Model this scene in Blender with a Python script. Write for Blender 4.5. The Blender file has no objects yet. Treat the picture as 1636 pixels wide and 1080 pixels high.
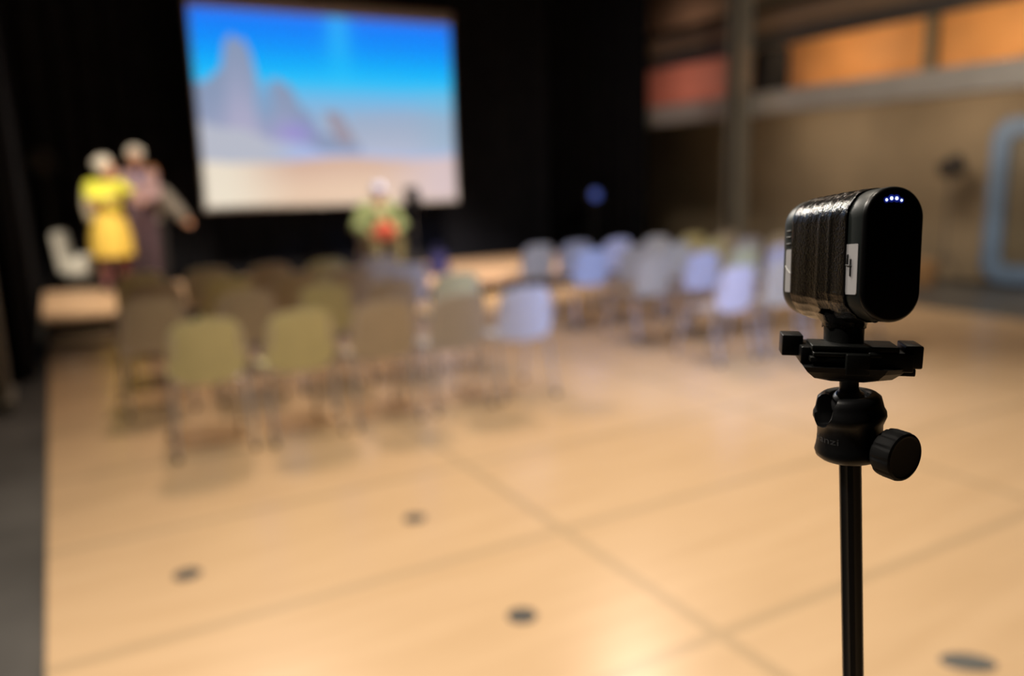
import bpy, bmesh, math, random
from mathutils import Vector, Matrix, Quaternion
random.seed(7)
R = math.radians
SC = bpy.context.scene
COL = SC.collection

# ------------------------------------------------------------------ camera
PITCH, ROLL, YAW = R(11.28), R(1.377), R(29.21)
EYE = 1.55
FPX = 1281.0
cy, sy = math.cos(YAW), math.sin(YAW)


def ray(u, v):
    a = (u - 818) / FPX
    b = -(v - 540) / FPX
    cr, sr = math.cos(ROLL), math.sin(ROLL)
    right = a * cr + b * sr
    up = -a * sr + b * cr
    dy = math.cos(PITCH) + up * math.sin(PITCH)
    dz = -math.sin(PITCH) + up * math.cos(PITCH)
    return Vector((right * cy + dy * sy, -right * sy + dy * cy, dz))


c0 = ray(818, 540)
cam_back = -c0.normalized()
cam_right = (ray(819, 540) - c0).normalized()
cam_up = cam_back.cross(cam_right)
CAMROT = Matrix((cam_right, cam_up, cam_back)).transposed()
cd = bpy.data.cameras.new('camera')
cd.sensor_width = 36
cd.lens = 36 * FPX / 1636
cd.clip_start = 0.02
cd.dof.use_dof = True
cd.dof.focus_distance = 0.535
cd.dof.aperture_fstop = 2.15
cam = bpy.data.objects.new('camera', cd)
COL.objects.link(cam)
cam.matrix_world = Matrix.Translation((0, 0, EYE)) @ CAMROT.to_4x4()
SC.camera = cam


def C3(x, y, d):
    """camera-axes offset (right, up, forward) in metres -> world point"""
    return Vector((0, 0, EYE)) + CAMROT @ Vector((x, y, -d))


def px(u, v, d):
    return C3((u - 818) / FPX * d, -(v - 540) / FPX * d, d)


# ------------------------------------------------------------------ world, exposure
w = bpy.data.worlds.new('world')
SC.world = w
w.use_nodes = True
w.node_tree.nodes['Background'].inputs[0].default_value = (0.6, 0.5, 0.42, 1)
w.node_tree.nodes['Background'].inputs[1].default_value = 0.006
SC.view_settings.view_transform = 'Standard'
SC.view_settings.look = 'None'
SC.view_settings.exposure = 0
SC.view_settings.gamma = 1
SC.view_settings.use_curve_mapping = False
SC.cycles.use_denoising = True
SC.cycles.max_bounces = 6
SC.cycles.sample_clamp_indirect = 4


def spot(loc, to, power, size=70, blend=0.7, color=(1, .78, .5), rad=.12):
    l = bpy.data.lights.new('unseen_spot_light', 'SPOT')
    l.energy = power
    l.spot_size = R(size)
    l.spot_blend = blend
    l.color = color
    l.shadow_soft_size = rad
    o = bpy.data.objects.new('unseen_spot_light', l)
    COL.objects.link(o)
    o.location = loc
    d = Vector(to) - Vector(loc)
    o.rotation_euler = d.to_track_quat('-Z', 'Y').to_euler()
    return o


WARM = (1, .89, .73)
spot((.7, 2.9, 5.6), (.9, 2.4, 0), 900, 88, .9, WARM, .25)     # over the near floor
spot((4.8, 3.6, 5.6), (3.7, 2.3, 0), 930, 80, 1, WARM, .25)     # right of the aisle
spot((-1.6, 2.2, 4.6), (-.3, 1.0, 0), 620, 80, 1, (1, .90, .78), .12)     # upper left
spot((1.6, 8.2, 5.6), (1.4, 5.0, 0), 640, 80, .9, (1, .76, .58), .25)  # left seats
spot((6.1, 7.7, 5.6), (5.4, 5.4, 0), 620, 98, .9, (1, .78, .60), .10)  # right seats
spot((4.8, 7.2, 5.4), (4.9, 11.0, .2), 2900, 56, .8, (1, .82, .62), .2)  # stage wash
spot((0.4, 7.2, 5.4), (1.0, 11.2, .5), 2500, 40, .9, (1, .84, .64), .2)  # stage wash, left
spot((1.6, 9.0, 5.2), (.45, .3, 1.42), 1700, 9, .6, (1, .93, .82), .05)   # unseen spot added above the stage for glints on the tape
spot((5.5, 1.5, 5.4), (9.2, 6.5, 2.2), 900, 70, 1, (1, .90, .76), .3)   # towards the gallery edge
spot((3.6, -2.2, 4.4), (4.55, 5.4, .7), 2500, 30, .6, (.44, .58, 1), .4)   # cool light from behind

# ------------------------------------------------------------------ helpers


class MB:
    def __init__(self):
        self.v, self.f, self.s = [], [], []

    def add(self, vs, fs, smooth=False, m=None):
        o = len(self.v)
        for p in vs:
            p = Vector(p)
            self.v.append(m @ p if m is not None else p)
        for f in fs:
            self.f.append([i + o for i in f])
            self.s.append(smooth)

    def box(self, c, s, m=None, bev=0.0):
        x, y, z = [q / 2 for q in s]
        M = Matrix.Translation(c)
        if m is not None:
            M = m @ M
        if bev <= 0:
            vs = [(a * x, b * y, d * z) for a in (-1, 1) for b in (-1, 1) for d in (-1, 1)]
            fs = [(0, 1, 3, 2), (4, 6, 7, 5), (0, 4, 5, 1), (2, 3, 7, 6), (0, 2, 6, 4), (1, 5, 7, 3)]
            self.add(vs, fs, False, M)
            return
        bm = bmesh.new()
        bmesh.ops.create_cube(bm, size=1)
        bmesh.ops.scale(bm, vec=s, verts=bm.verts)
        bmesh.ops.bevel(bm, geom=bm.edges[:], offset=min(bev, min(s) * .45), segments=3, affect='EDGES', profile=.5)
        bm.verts.index_update()
        self.add([v.co.copy() for v in bm.verts], [[v.index for v in f.verts] for f in bm.faces], True, M)
        bm.free()

    def tube(self, pts, rad, n=12, m=None, closed=False, sphere=False):
        pts = [Vector(p) for p in pts]
        rs = rad if isinstance(rad, (list, tuple)) else [rad] * len(pts)
        if sphere and len(pts) > 1:
            a, b = pts[0], pts[-1]
            d0, d1 = (pts[0] - pts[1]).normalized(), (pts[-1] - pts[-2]).normalized()
            pre = [a + d0 * rs[0] * math.sin(t) for t in (1.45, 1.0, .5)]
            pr = [rs[0] * math.cos(t) for t in (1.45, 1.0, .5)]
            post = [b + d1 * rs[-1] * math.sin(t) for t in (.5, 1.0, 1.45)]
            po = [rs[-1] * math.cos(t) for t in (.5, 1.0, 1.45)]
            pts = pre + pts + post
            rs = pr + list(rs) + po
        vs, fs = [], []
        prev = None
        L = len(pts)
        for i, p in enumerate(pts):
            if closed:
                t = (pts[(i + 1) % L] - pts[i - 1]).normalized()
            else:
                t = (pts[min(i + 1, L - 1)] - pts[max(i - 1, 0)]).normalized()
            if prev is None:
                a = Vector((0, 0, 1)) if abs(t.z) < .9 else Vector((1, 0, 0))
                u = t.cross(a).normalized()
            else:
                u = (prev - t * prev.dot(t)).normalized()
            prev = u
            wv = t.cross(u)
            for k in range(n):
                an = 2 * math.pi * k / n
                vs.append(p + (u * math.cos(an) + wv * math.sin(an)) * rs[i])
        for i in range(L if closed else L - 1):
            for k in range(n):
                a, b = i * n + k, i * n + (k + 1) % n
                c, d = ((i + 1) % L) * n + (k + 1) % n, ((i + 1) % L) * n + k
                fs.append((a, b, c, d))
        if not closed:
            fs.append(list(range(n))[::-1])
            fs.append(list(range((L - 1) * n, L * n)))
        self.add(vs, fs, True, m)

    def lathe(self, prof, n=32, m=None, cap=True, amp=None):
        """prof: (r, z); amp(angle, z) scales r"""
        vs, fs = [], []
        for r, z in prof:
            for k in range(n):
                a = 2 * math.pi * k / n
                q = r * (amp(a, z) if amp else 1)
                vs.append((q * math.cos(a), q * math.sin(a), z))
        for i in range(len(prof) - 1):
            for k in range(n):
                fs.append((i * n + k, i * n + (k + 1) % n, (i + 1) * n + (k + 1) % n, (i + 1) * n + k))
        if cap:
            fs.append(list(range(n))[::-1])
            fs.append(list(range((len(prof) - 1) * n, len(prof) * n)))
        self.add(vs, fs, True, m)

    def loft(self, loops, m=None, cap=True, smooth=True):
        n = len(loops[0])
        vs = [p for l in loops for p in l]
        fs = []
        for i in range(len(loops) - 1):
            for k in range(n):
                fs.append((i * n + k, i * n + (k + 1) % n, (i + 1) * n + (k + 1) % n, (i + 1) * n + k))
        if cap:
            fs.append(list(range(n))[::-1])
            fs.append(list(range((len(loops) - 1) * n, len(loops) * n)))
        self.add(vs, fs, smooth, m)

    def ball(self, c, r, m=None, n=20, sq=(1, 1, 1)):
        prof = [(max(1e-4, math.cos(t)), math.sin(t)) for t in [(-.5 + i / 12) * math.pi * .998 for i in range(13)]]
        M = Matrix.Translation(c) @ Matrix.Diagonal((r * sq[0], r * sq[1], r * sq[2], 1))
        if m is not None:
            M = m @ M
        self.lathe(prof, n, M)

    def build(self, name, material, parent=None):
        me = bpy.data.meshes.new(name)
        me.from_pydata([tuple(v) for v in self.v], [], self.f)
        me.polygons.foreach_set('use_smooth', self.s)
        me.update()
        bm = bmesh.new()
        bm.from_mesh(me)
        bmesh.ops.recalc_face_normals(bm, faces=bm.faces)
        for e in bm.edges:
            if len(e.link_faces) == 2 and e.calc_face_angle(0) > R(38):
                e.smooth = False
        bm.to_mesh(me)
        bm.free()
        me.materials.append(material)
        o = bpy.data.objects.new(name, me)
        COL.objects.link(o)
        if parent:
            o.parent = parent
        return o


def tag(o, label, cat, group=None, kind=None):
    o['label'] = label
    o['category'] = cat
    if group:
        o['group'] = group
    if kind:
        o['kind'] = kind
    return o


def empty(name, label, cat, loc=(0, 0, 0), rz=0, group=None):
    o = bpy.data.objects.new(name, None)
    COL.objects.link(o)
    o.empty_display_size = .05
    o.location = loc
    o.rotation_euler = (0, 0, rz)
    return tag(o, label, cat, group)


def struct(o, label, cat):
    return tag(o, label, cat, kind='structure')


def mat(name, col, rough=.5, metal=0, var=0.0, scale=5.0, bump=0.0, bscale=200, spec=.5, coat=0, emit=None, sheen=0, stretch=None):
    m = bpy.data.materials.new(name)
    m.use_nodes = True
    nt = m.node_tree
    b = nt.nodes['Principled BSDF']
    b.inputs['Base Color'].default_value = (*col, 1)
    b.inputs['Roughness'].default_value = rough
    b.inputs['Metallic'].default_value = metal
    b.inputs['Specular IOR Level'].default_value = spec
    b.inputs['Coat Weight'].default_value = coat
    if sheen:
        b.inputs['Sheen Weight'].default_value = sheen
    if emit:
        b.inputs['Emission Color'].default_value = (*emit[0], 1)
        b.inputs['Emission Strength'].default_value = emit[1]
    tc = nt.nodes.new('ShaderNodeTexCoord')
    src = tc.outputs['Object']
    if stretch:
        mp = nt.nodes.new('ShaderNodeMapping')
        mp.inputs['Scale'].default_value = stretch
        nt.links.new(src, mp.inputs[0])
        src = mp.outputs[0]
    if var:
        n = nt.nodes.new('ShaderNodeTexNoise')
        n.inputs['Scale'].default_value = scale
        n.inputs['Detail'].default_value = 5
        nt.links.new(src, n.inputs['Vector'])
        r = nt.nodes.new('ShaderNodeValToRGB')
        r.color_ramp.elements[0].position = .3
        r.color_ramp.elements[1].position = .7
        r.color_ramp.elements[0].color = (*[c * (1 - var) for c in col], 1)
        r.color_ramp.elements[1].color = (*[min(1, c * (1 + var)) for c in col], 1)
        nt.links.new(n.outputs['Fac'], r.inputs['Fac'])
        nt.links.new(r.outputs['Color'], b.inputs['Base Color'])
    if bump:
        n2 = nt.nodes.new('ShaderNodeTexNoise')
        n2.inputs['Scale'].default_value = bscale
        nt.links.new(src, n2.inputs['Vector'])
        bp = nt.nodes.new('ShaderNodeBump')
        bp.inputs['Strength'].default_value = bump
        bp.inputs['Distance'].default_value = .002
        nt.links.new(n2.outputs['Fac'], bp.inputs['Height'])
        nt.links.new(bp.outputs[0], b.inputs['Normal'])
    return m


def copy_tree(o, parent=None):
    c = o.copy()
    COL.objects.link(c)
    if parent:
        c.parent = parent
    for ch in list(o.children):
        copy_tree(ch, c)
    return c


# ------------------------------------------------------------------ materials
M_conc = mat('dark_concrete', (.085, .082, .078), .38, var=.25, scale=1.5)
M_black_cloth = mat('black_curtain', (.010, .010, .012), .95, spec=.1, var=.2, scale=3)
M_brown_wall = mat('brown_plaster', (.30, .225, .14), .85, var=.14, scale=1.4, bump=.3, bscale=40)
M_ceil = mat('black_ceiling', (.012, .011, .01), .9, spec=.1)
M_steel = mat('grey_painted_steel', (.20, .18, .145), .55, var=.08, scale=3)
M_conc_l = mat('grey_concrete', (.50, .48, .45), .7, var=.1, scale=2)
M_dark_steel = mat('dark_steel', (.06, .055, .05), .6)
M_orange = mat('orange_panel', (.80, .40, .16), .6, var=.08, scale=2)
M_orange_d = mat('deep_orange_panel', (.60, .25, .065), .6, var=.08, scale=2)
M_pink_lit = mat('pink_lit_panel', (.62, .27, .20), .6, var=.08, scale=2)  # pink stage light put into the panel colour
M_fascia = mat('brown_fascia', (.22, .145, .09), .7, var=.1, scale=2)
M_stage = mat('stage_wood', (.60, .40, .25), .5, var=.1, scale=3, stretch=(1, 6, 1))
M_blue = mat('blue_paint', (.17, .25, .38), .5, var=.05)
M_glass_dark = mat('door_leaf_paint', (.20, .16, .10), .5, var=.05)
M_chrome = mat('satin_metal_tube', (.58, .56, .58), .38, .45)
M_black_pl = mat('black_plastic', (.005, .0055, .005), .5, spec=.3, var=.1, scale=40, bump=.08, bscale=900)
M_black_sat = mat('black_anodised_metal', (.005, .005, .0055), .42, 0, spec=.35, bump=.03, bscale=900)
M_black_gl = mat('black_gloss_glass', (.002, .002, .0022), .35, spec=.25)
M_rubber = mat('black_rubber', (.005, .005, .005), .7, spec=.25)
M_shell = mat('dark_green_shell', (.010, .014, .0135), .45, spec=.35, bump=.06, bscale=1200)
M_white_lab = mat('white_label', (.34, .335, .345), .6, var=.04, scale=30)
M_ink = mat('black_ink', (.01, .01, .01), .5)
M_led = mat('blue_white_led', (.6, .7, 1), .4, emit=((.62, .74, 1), 3.5))
M_led2 = mat('blue_led_rim', (.02, .04, .3), .4, emit=((.02, .05, .7), .22))
M_letter = mat('grey_lettering', (.05, .05, .052), .5)
M_ball = mat('steel_ball', (.22, .22, .23), .32, .9)


def floor_mat():
    m = mat('beech_floor', (.60, .40, .22), .27, spec=.45)
    nt = m.node_tree
    b = nt.nodes['Principled BSDF']
    geo = nt.nodes.new('ShaderNodeNewGeometry')
    sep = nt.nodes.new('ShaderNodeSeparateXYZ')
    nt.links.new(geo.outputs['Position'], sep.inputs[0])

    def seam(sock, origin, step, half):
        # distance to the nearest board joint
        a = nt.nodes.new('ShaderNodeMath'); a.operation = 'ADD'; a.inputs[1].default_value = -origin + step * 20 + step / 2
        nt.links.new(sock, a.inputs[0])
        md = nt.nodes.new('ShaderNodeMath'); md.operation = 'MODULO'; md.inputs[1].default_value = step
        nt.links.new(a.outputs[0], md.inputs[0])
        s = nt.nodes.new('ShaderNodeMath'); s.operation = 'SUBTRACT'; s.inputs[1].default_value = step / 2
        nt.links.new(md.outputs[0], s.inputs[0])
        ab = nt.nodes.new('ShaderNodeMath'); ab.operation = 'ABSOLUTE'
        nt.links.new(s.outputs[0], ab.inputs[0])
        lt = nt.nodes.new('ShaderNodeMath'); lt.operation = 'LESS_THAN'; lt.inputs[1].default_value = half
        nt.links.new(ab.outputs[0], lt.inputs[0])
        return lt.outputs[0]
    sx = seam(sep.outputs[0], 1.815, 2.05, .026)
    sY = seam(sep.outputs[1], 1.84, .985, .024)
    mx = nt.nodes.new('ShaderNodeMath'); mx.operation = 'MAXIMUM'
    nt.links.new(sx, mx.inputs[0]); nt.links.new(sY, mx.inputs[1])
    n = nt.nodes.new('ShaderNodeTexNoise'); n.inputs['Scale'].default_value = 1.0; n.inputs['Detail'].default_value = 6
    mp = nt.nodes.new('ShaderNodeMapping'); mp.inputs['Scale'].default_value = (1.2, 9, 1)
    nt.links.new(geo.outputs['Position'], mp.inputs[0]); nt.links.new(mp.outputs[0], n.inputs['Vector'])
    r = nt.nodes.new('ShaderNodeValToRGB')
    r.color_ramp.elements[0].position = .25; r.color_ramp.elements[1].position = .75
    r.color_ramp.elements[0].color = (.55, .375, .215, 1)
    r.color_ramp.elements[1].color = (.63, .44, .265, 1)
    nt.links.new(n.outputs['Fac'], r.inputs['Fac'])
    mix = nt.nodes.new('ShaderNodeMix'); mix.data_type = 'RGBA'
    nt.links.new(mx.outputs[0], mix.inputs['Factor'])
    nt.links.new(r.outputs['Color'], mix.inputs['A'])
    mix.inputs['B'].default_value = (.47, .335, .20, 1)
    nt.links.new(mix.outputs['Result'], b.inputs['Base Color'])
    return m


M_floor = floor_mat()

# ------------------------------------------------------------------ setting
b = MB(); b.box((4.15, 3.8, -.05), (8.7, 14.6, .1)); struct(b.build('floor', M_floor), 'honey coloured wooden hall floor of large jointed boards', 'floor')
b = MB(); b.box((4, 5, -.09), (16, 20, .1)); o = b.build('floor_surround', M_conc)
struct(o, 'dark grey concrete floor around the wooden dance floor', 'floor')
b = MB(); b.box((4, 5, 6.6), (16, 20, .1)); struct(b.build('ceiling', M_ceil), 'black hall ceiling', 'ceiling')


def drape(x0, x1, y, z0, z1, axis='x', amp=.05):
    mb = MB()
    n = int(abs(x1 - x0) / .05)
    vs, fs = [], []
    for side in (0, 1):
        for i in range(n + 1):
            t = x0 + (x1 - x0) * i / n
            off = amp * math.sin(t * 17) + amp * .4 * math.sin(t * 41 + 1)
            for z in (z0, z1):
                p = (t, y + off + side * .02, z) if axis == 'x' else (y + off + side * .02, t, z)
                vs.append(p)
    k = 2 * (n + 1)
    for i in range(n):
        fs.append((2 * i, 2 * i + 2, 2 * i + 3, 2 * i + 1))
        fs.append((k + 2 * i, k + 2 * i + 1, k + 2 * i + 3, k + 2 * i + 2))
    mb.add(vs, fs, True)
    return mb


b = MB(); b.box((4, 14.95, 3.3), (16, .1, 6.6)); struct(b.build('wall_back', M_ceil), 'black back wall behind the stage curtain', 'wall')
b = MB(); b.box((-3.95, 5, 3.3), (.1, 20, 6.6)); struct(b.build('wall_left', M_ceil), 'dark left wall of the hall', 'wall')
b = MB(); b.box((11.05, 5, 3.3), (.1, 20, 6.6)); struct(b.build('wall_right', M_brown_wall), 'brown plastered side wall below the gallery', 'wall')
b = MB(); b.box((4, -4.95, 3.3), (16, .1, 6.6)); struct(b.build('wall_rear', M_ceil), 'dark wall behind the camera', 'wall')
tag(drape(-3.7, 11.0, 14.3, -.02, 6.4).build('stage_curtain', mat('charcoal_curtain', (.026, .026, .032), .95, spec=.1, var=.2, scale=3)), 'black floor length curtain closing the hall behind the screen', 'curtain')
tag(drape(11.15, 14.2, 8.93, -.02, 6.4, 'y').build('stage_curtain', M_black_cloth), 'black side curtain right of the stage, ending beside the pink-lit panel', 'curtain')
tag(drape(7.7, 14.2, -.37, -.02, 6.4, 'y').build('stage_curtain', M_black_cloth), 'black side curtain left of the stage', 'curtain')

# gallery along the right wall
GX = 9.1
b = MB(); b.box((GX + .14, 5.5, 2.53), (.28, 18.8, .30)); b.box((GX + 1.05, 5.5, 2.62), (1.8, 18.8, .12))
struct(b.build('trim_gallery_edge', M_conc_l), 'pale grey concrete edge of the gallery floor', 'beam')
b = MB(); b.box((GX + .08, 5.5, 3.385), (.12, 18.8, .17))
struct(b.build('trim_gallery_rail', M_dark_steel), 'dark steel beam above the gallery opening', 'beam')
b = MB(); b.box((GX + .03, 5.5, 3.62), (.10, 18.8, .28))
struct(b.build('trim_gallery_fascia', M_fascia), 'brown board fascia above the dark gallery beam', 'trim')
b = MB(); b.box((GX + 1.0, 5.5, 3.84), (1.9, 18.8, .10))
struct(b.build('ceiling_gallery', M_ceil), 'dark ceiling of the gallery', 'ceiling')
SEG = [(11.15, 13.9, M_pink_lit, 'gallery panel tinted by pink stage light beside the black curtain'),
       (7.35, 9.9, M_orange, 'orange gallery panel right of the black loudspeaker'),
       (5.35, 7.25, M_orange, 'lighter orange gallery panel past the grey post'),
       (1.6, 5.3, M_orange_d, 'deeper orange gallery panel at the right edge')]
for y0, y1, m_, lab in SEG:
    b = MB(); b.box((10.93, (y0 + y1) / 2, 3.2), (.06, y1 - y0, 1.15), bev=.01)
    tag(b.build('wall_panel', m_), lab, 'panel', 'lit panels on the gallery')
b = MB(); b.box((10.86, 7.3, 3.2), (.10, .16, 1.15)); b.box((10.85, 7.3, 3.2), (.12, .05, 1.15))
struct(b.build('trim_gallery_post', M_steel), 'slim grey post between two orange gallery panels', 'post')
for gy, e, c_ in ((8.6, 27, (1, .70, .40)), (6.2, 27, (1, .74, .42)), (3.9, 13, (1, .66, .3)), (12.3, 17, (1, .58, .46))):
    l = bpy.data.lights.new('gallery_lamp_light', 'AREA'); l.energy = e; l.color = c_; l.size = 1.6; l.size_y = .15; l.shape = 'RECTANGLE'
    o = bpy.data.objects.new('gallery_lamp_light', l); COL.objects.link(o); o.location = (9.7, gy, 3.72)
    o.rotation_euler = (Vector((10.9, gy, 2.9)) - o.location).to_track_quat('-Z', 'X').to_euler()

for gy in (2.2, 4.4, 6.6, 8.8):   # unseen lights added under the gallery to brighten the wall
    l = bpy.data.lights.new('under_gallery_fill', 'AREA'); l.energy = 13; l.color = (1, .84, .66); l.size = .5
    o = bpy.data.objects.new('under_gallery_fill', l); COL.objects.link(o); o.location = (9.6, gy, 2.36); o.rotation_euler = (0, R(-50), 0)

# steel column in front of the gallery (I-section)
b = MB()
b.box((0, -.09, 3.28), (.30, .03, 6.5)); b.box((0, .09, 3.28), (.30, .03, 6.5)); b.box((0, 0, 3.28), (.03, .17, 6.5))
b.box((0, 0, .012), (.40, .34, .024))
o = b.build('column', M_steel); o.location = (8.86, 8.93, .005); o.rotation_euler.z = R(8)
struct(o, 'grey beige steel column standing in front of the gallery edge', 'column')
# column at the left edge
b = MB(); b.box((0, 0, 3.28), (.5, .5, 6.5), bev=.03); b.box((0, 0, .05), (.56, .56, .1), bev=.02)
o = b.build('column', mat('olive_grey_plaster', (.17, .155, .12), .8, var=.1, scale=2)); o.location = (-.70, 6.95, -.04)
struct(o, 'dull olive grey pillar at the left edge of the picture', 'column')

# stage riser
SH = .22
st = empty('stage_platform', 'low wooden stage platform in front of the screen', 'stage', (0, 0, 0))
b = MB(); b.box((3.9, 10.93, SH - .03), (8.3, 2.6, .06), bev=.008); b.build('deck', M_stage, st)
b = MB(); b.box((3.9, 9.67, (SH - .07) / 2), (8.2, .02, SH - .07)); b.box((-.17, 10.93, (SH - .07) / 2), (.02, 2.5, SH - .07)); b.build('skirt', M_black_cloth, st)
for x in (0, 2, 4, 6, 7.9):
    for y in (9.75, 10.9, 12.1):
        b = MB(); b.box((x, y, (SH - .06) / 2), (.05, .05, SH - .06)); b.build('leg', M_dark_steel, st)

# blue framed doorway in the side wall
dr = bpy.data.objects.new('door_1', None); COL.objects.link(dr); struct(dr, 'wide doorway with a rounded blue frame in the brown side wall', 'door')
dr.location = (11.0, 5.39, 0)


def rr(wd, z0, z1, rad, n=8):
    pts = []
    for cx, cz, a0 in ((wd / 2 - rad, z1 - rad, 0), (-wd / 2 + rad, z1 - rad, 90), (-wd / 2 + rad, z0 + rad, 180), (wd / 2 - rad, z0 + rad, 270)):
        for i in range(n + 1):
            a = R(a0 + 90 * i / n)
            pts.append((cx + rad * math.cos(a), cz + rad * math.sin(a)))
    return pts


outer, inner = rr(1.98, .02, 2.17, .28), rr(1.50, .26, 1.93, .10)
b = MB()
b.loft([[(0, p[0], p[1]) for p in outer], [(-.09, p[0], p[1]) for p in outer], [(-.09, p[0], p[1]) for p in inner], [(0, p[0], p[1]) for p in inner]], cap=False, smooth=False)
b.build('door_frame', M_blue, dr)
b = MB(); b.box((-.02, -.375, 1.095), (.04, .735, 1.66), bev=.005); b.box((-.02, .375, 1.095), (.04, .735, 1.66), bev=.005)
b.build('door_leaf', M_glass_dark, dr)
b = MB(); b.box((-.06, -.06, 1.05), (.03, .02, .16), bev=.006); b.build('door_handle', M_chrome, dr)

# ------------------------------------------------------------------ projection screen
SY, X0, X1, Z0, Z1 = 13.0, 1.99, 6.24, 1.19, 4.15


def lerp(a, b_, t):
    t = max(0, min(1, t)); return tuple(a[i] + (b_[i] - a[i]) * t for i in range(3))


def ramp(st_, t):
    for i in range(len(st_) - 1):
        if t <= st_[i + 1][0]:
            return lerp(st_[i][1], st_[i + 1][1], (t - st_[i][0]) / (st_[i + 1][0] - st_[i][0]))
    return st_[-1][1]


def sm(a, b_, x):
    t = max(0, min(1, (x - a) / (b_ - a))); return t * t * (3 - 2 * t)


def picture(u, v):
    """the projected picture: desert plain, rock towers, blue sky; u right, v down (sRGB 0..255)"""
    sky = ramp([(0, (60, 118, 240)), (.06, (10, 130, 255)), (.16, (0, 148, 255)), (.26, (0, 176, 255)), (.34, (40, 195, 255)), (.42, (110, 190, 238)), (.50, (142, 184, 222)), (.60, (168, 184, 208)), (.72, (192, 198, 220))], v)
    sky = lerp(sky, (70, 215, 255), .5 * math.exp(-((u - .53) / .05) ** 2) * sm(.45, .1, v))
    c = lerp(sky, (120, 195, 225), .4 * sm(.75, 1, u) * sm(.3, .45, v))
    n = .012 * math.sin(u * 90) + .008 * math.sin(u * 211 + 1)
    # far mesa line at the right
    if v > .50 + .01 * math.sin(u * 14) + n and u > .55:
        c = lerp(c, (165, 176, 200), .5)
    # tall rock tower, stepped shoulders
    edge = 1.2
    for x, h in ((-.01, .36), (.05, .36), (.09, .28), (.115, .16), (.14, .13), (.18, .15), (.205, .26), (.235, .40), (.26, .36), (.29, .33), (.33, .38), (.37, .47), (.41, .55), (.45, .62), (.52, .66), (1.1, .80)):
        if u <= x:
            t = (u - px_) / (x - px_); edge = ph + (h - ph) * t; break
        px_, ph = x, h
    edge += n
    if v > edge:
        k = sm(edge, edge + .5, v)
        rock = lerp((138, 155, 186), (176, 174, 202), k)
        if .20 < u < .27:
            rock = lerp(rock, (120, 175, 220), .6 * sm(.6, .4, v))
        rock = lerp(rock, (160, 140, 225), .6 * math.exp(-((u - .34) / .07) ** 2 - ((v - .62) / .06) ** 2))
        if u < .6:
            c = rock
    # small rock right of the middle
    if abs(u - .5 - (v - .55) * .35) < .03 + .05 * (v - .5) and .50 < v < .68:
        c = (158, 150, 165)
    # pale foreground slope
    sl = .56 + .35 * u + .01 * math.sin(u * 31)
    if u < .52 and v > sl:
        c = lerp((166, 186, 232), (186, 190, 204), sm(.42, .2, u))
    g = .765 + .015 * math.sin(u * 9) - .02 * sm(.6, 1, u)
    if v > g - .03 and u > .3:
        c = lerp(c, (176, 190, 232), .7)
    if v > g:
        c = lerp((214, 178, 158), (232, 200, 174), sm(g, .95, v))
        c = lerp(c, (242, 232, 212), sm(.38, .05, u) * .9)
        c = lerp(c, (216, 194, 196), sm(.6, .95, u))
    return c


def lin(c):
    return [((q / 255 + .055) / 1.055) ** 2.4 if q > 10 else q / 255 / 12.92 for q in c]


scr = empty('projection_screen', 'large bright projection screen showing rock towers under blue sky', 'screen', (0, 0, 0))
NX, NZ = 200, 150
vs, fs, cols = [], [], []
for j in range(NZ + 1):
    for i in range(NX + 1):
        vs.append((X0 + .04 + (X1 - X0 - .08) * i / NX, SY, Z0 + .04 + (Z1 - Z0 - .08) * (1 - j / NZ)))
        cols.append(lin(picture(i / NX, j / NZ)))
for j in range(NZ):
    for i in range(NX):
        a = j * (NX + 1) + i
        fs.append((a, a + 1, a + NX + 2, a + NX + 1))
me = bpy.data.meshes.new('picture_surface'); me.from_pydata(vs, [], fs)
ca = me.color_attributes.new('picture', 'FLOAT_COLOR', 'POINT')
for i, c in enumerate(cols):
    ca.data[i].color = (*c, 1)
mp_ = bpy.data.materials.new('projected_picture'); mp_.use_nodes = True
nt = mp_.node_tree; bs = nt.nodes['Principled BSDF']; at_ = nt.nodes.new('ShaderNodeAttribute'); at_.attribute_name = 'picture'
bs.inputs['Base Color'].default_value = (.05, .05, .05, 1); bs.inputs['Roughness'].default_value = .9
nt.links.new(at_.outputs['Color'], bs.inputs['Emission Color']); bs.inputs['Emission Strength'].default_value = .95
me.materials.append(mp_)
o = bpy.data.objects.new('picture_surface', me); COL.objects.link(o); o.parent = scr
b = MB()
b.box(((X0 + X1) / 2, SY + .025, (Z0 + Z1) / 2), (X1 - X0, .03, Z1 - Z0))
b.build('screen_cloth', mat('white_screen_cloth', (.6, .6, .6), .9), scr)
b = MB(); b.box(((X0 + X1) / 2, SY + .01, Z1 + .08), (X1 - X0 + .02, .08, .16), bev=.01)
M_alu = mat('grey_aluminium', (.50, .44, .42), .6)
b.build('screen_bar', M_alu, scr)
b = MB(); b.box(((X0 + X1) / 2, SY + .01, Z0 - .01), (X1 - X0 + .02, .05, .03), bev=.01); b.build('screen_bar', M_alu, scr)
for x in (X0 + .5, X1 - .5):
    b = MB(); b.tube([(x, SY + .01, Z1 + .155), (x, SY + .01, 6.56)], .008, 8); b.build('hanging_wire', M_dark_steel, scr)

# ------------------------------------------------------------------ chairs


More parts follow.
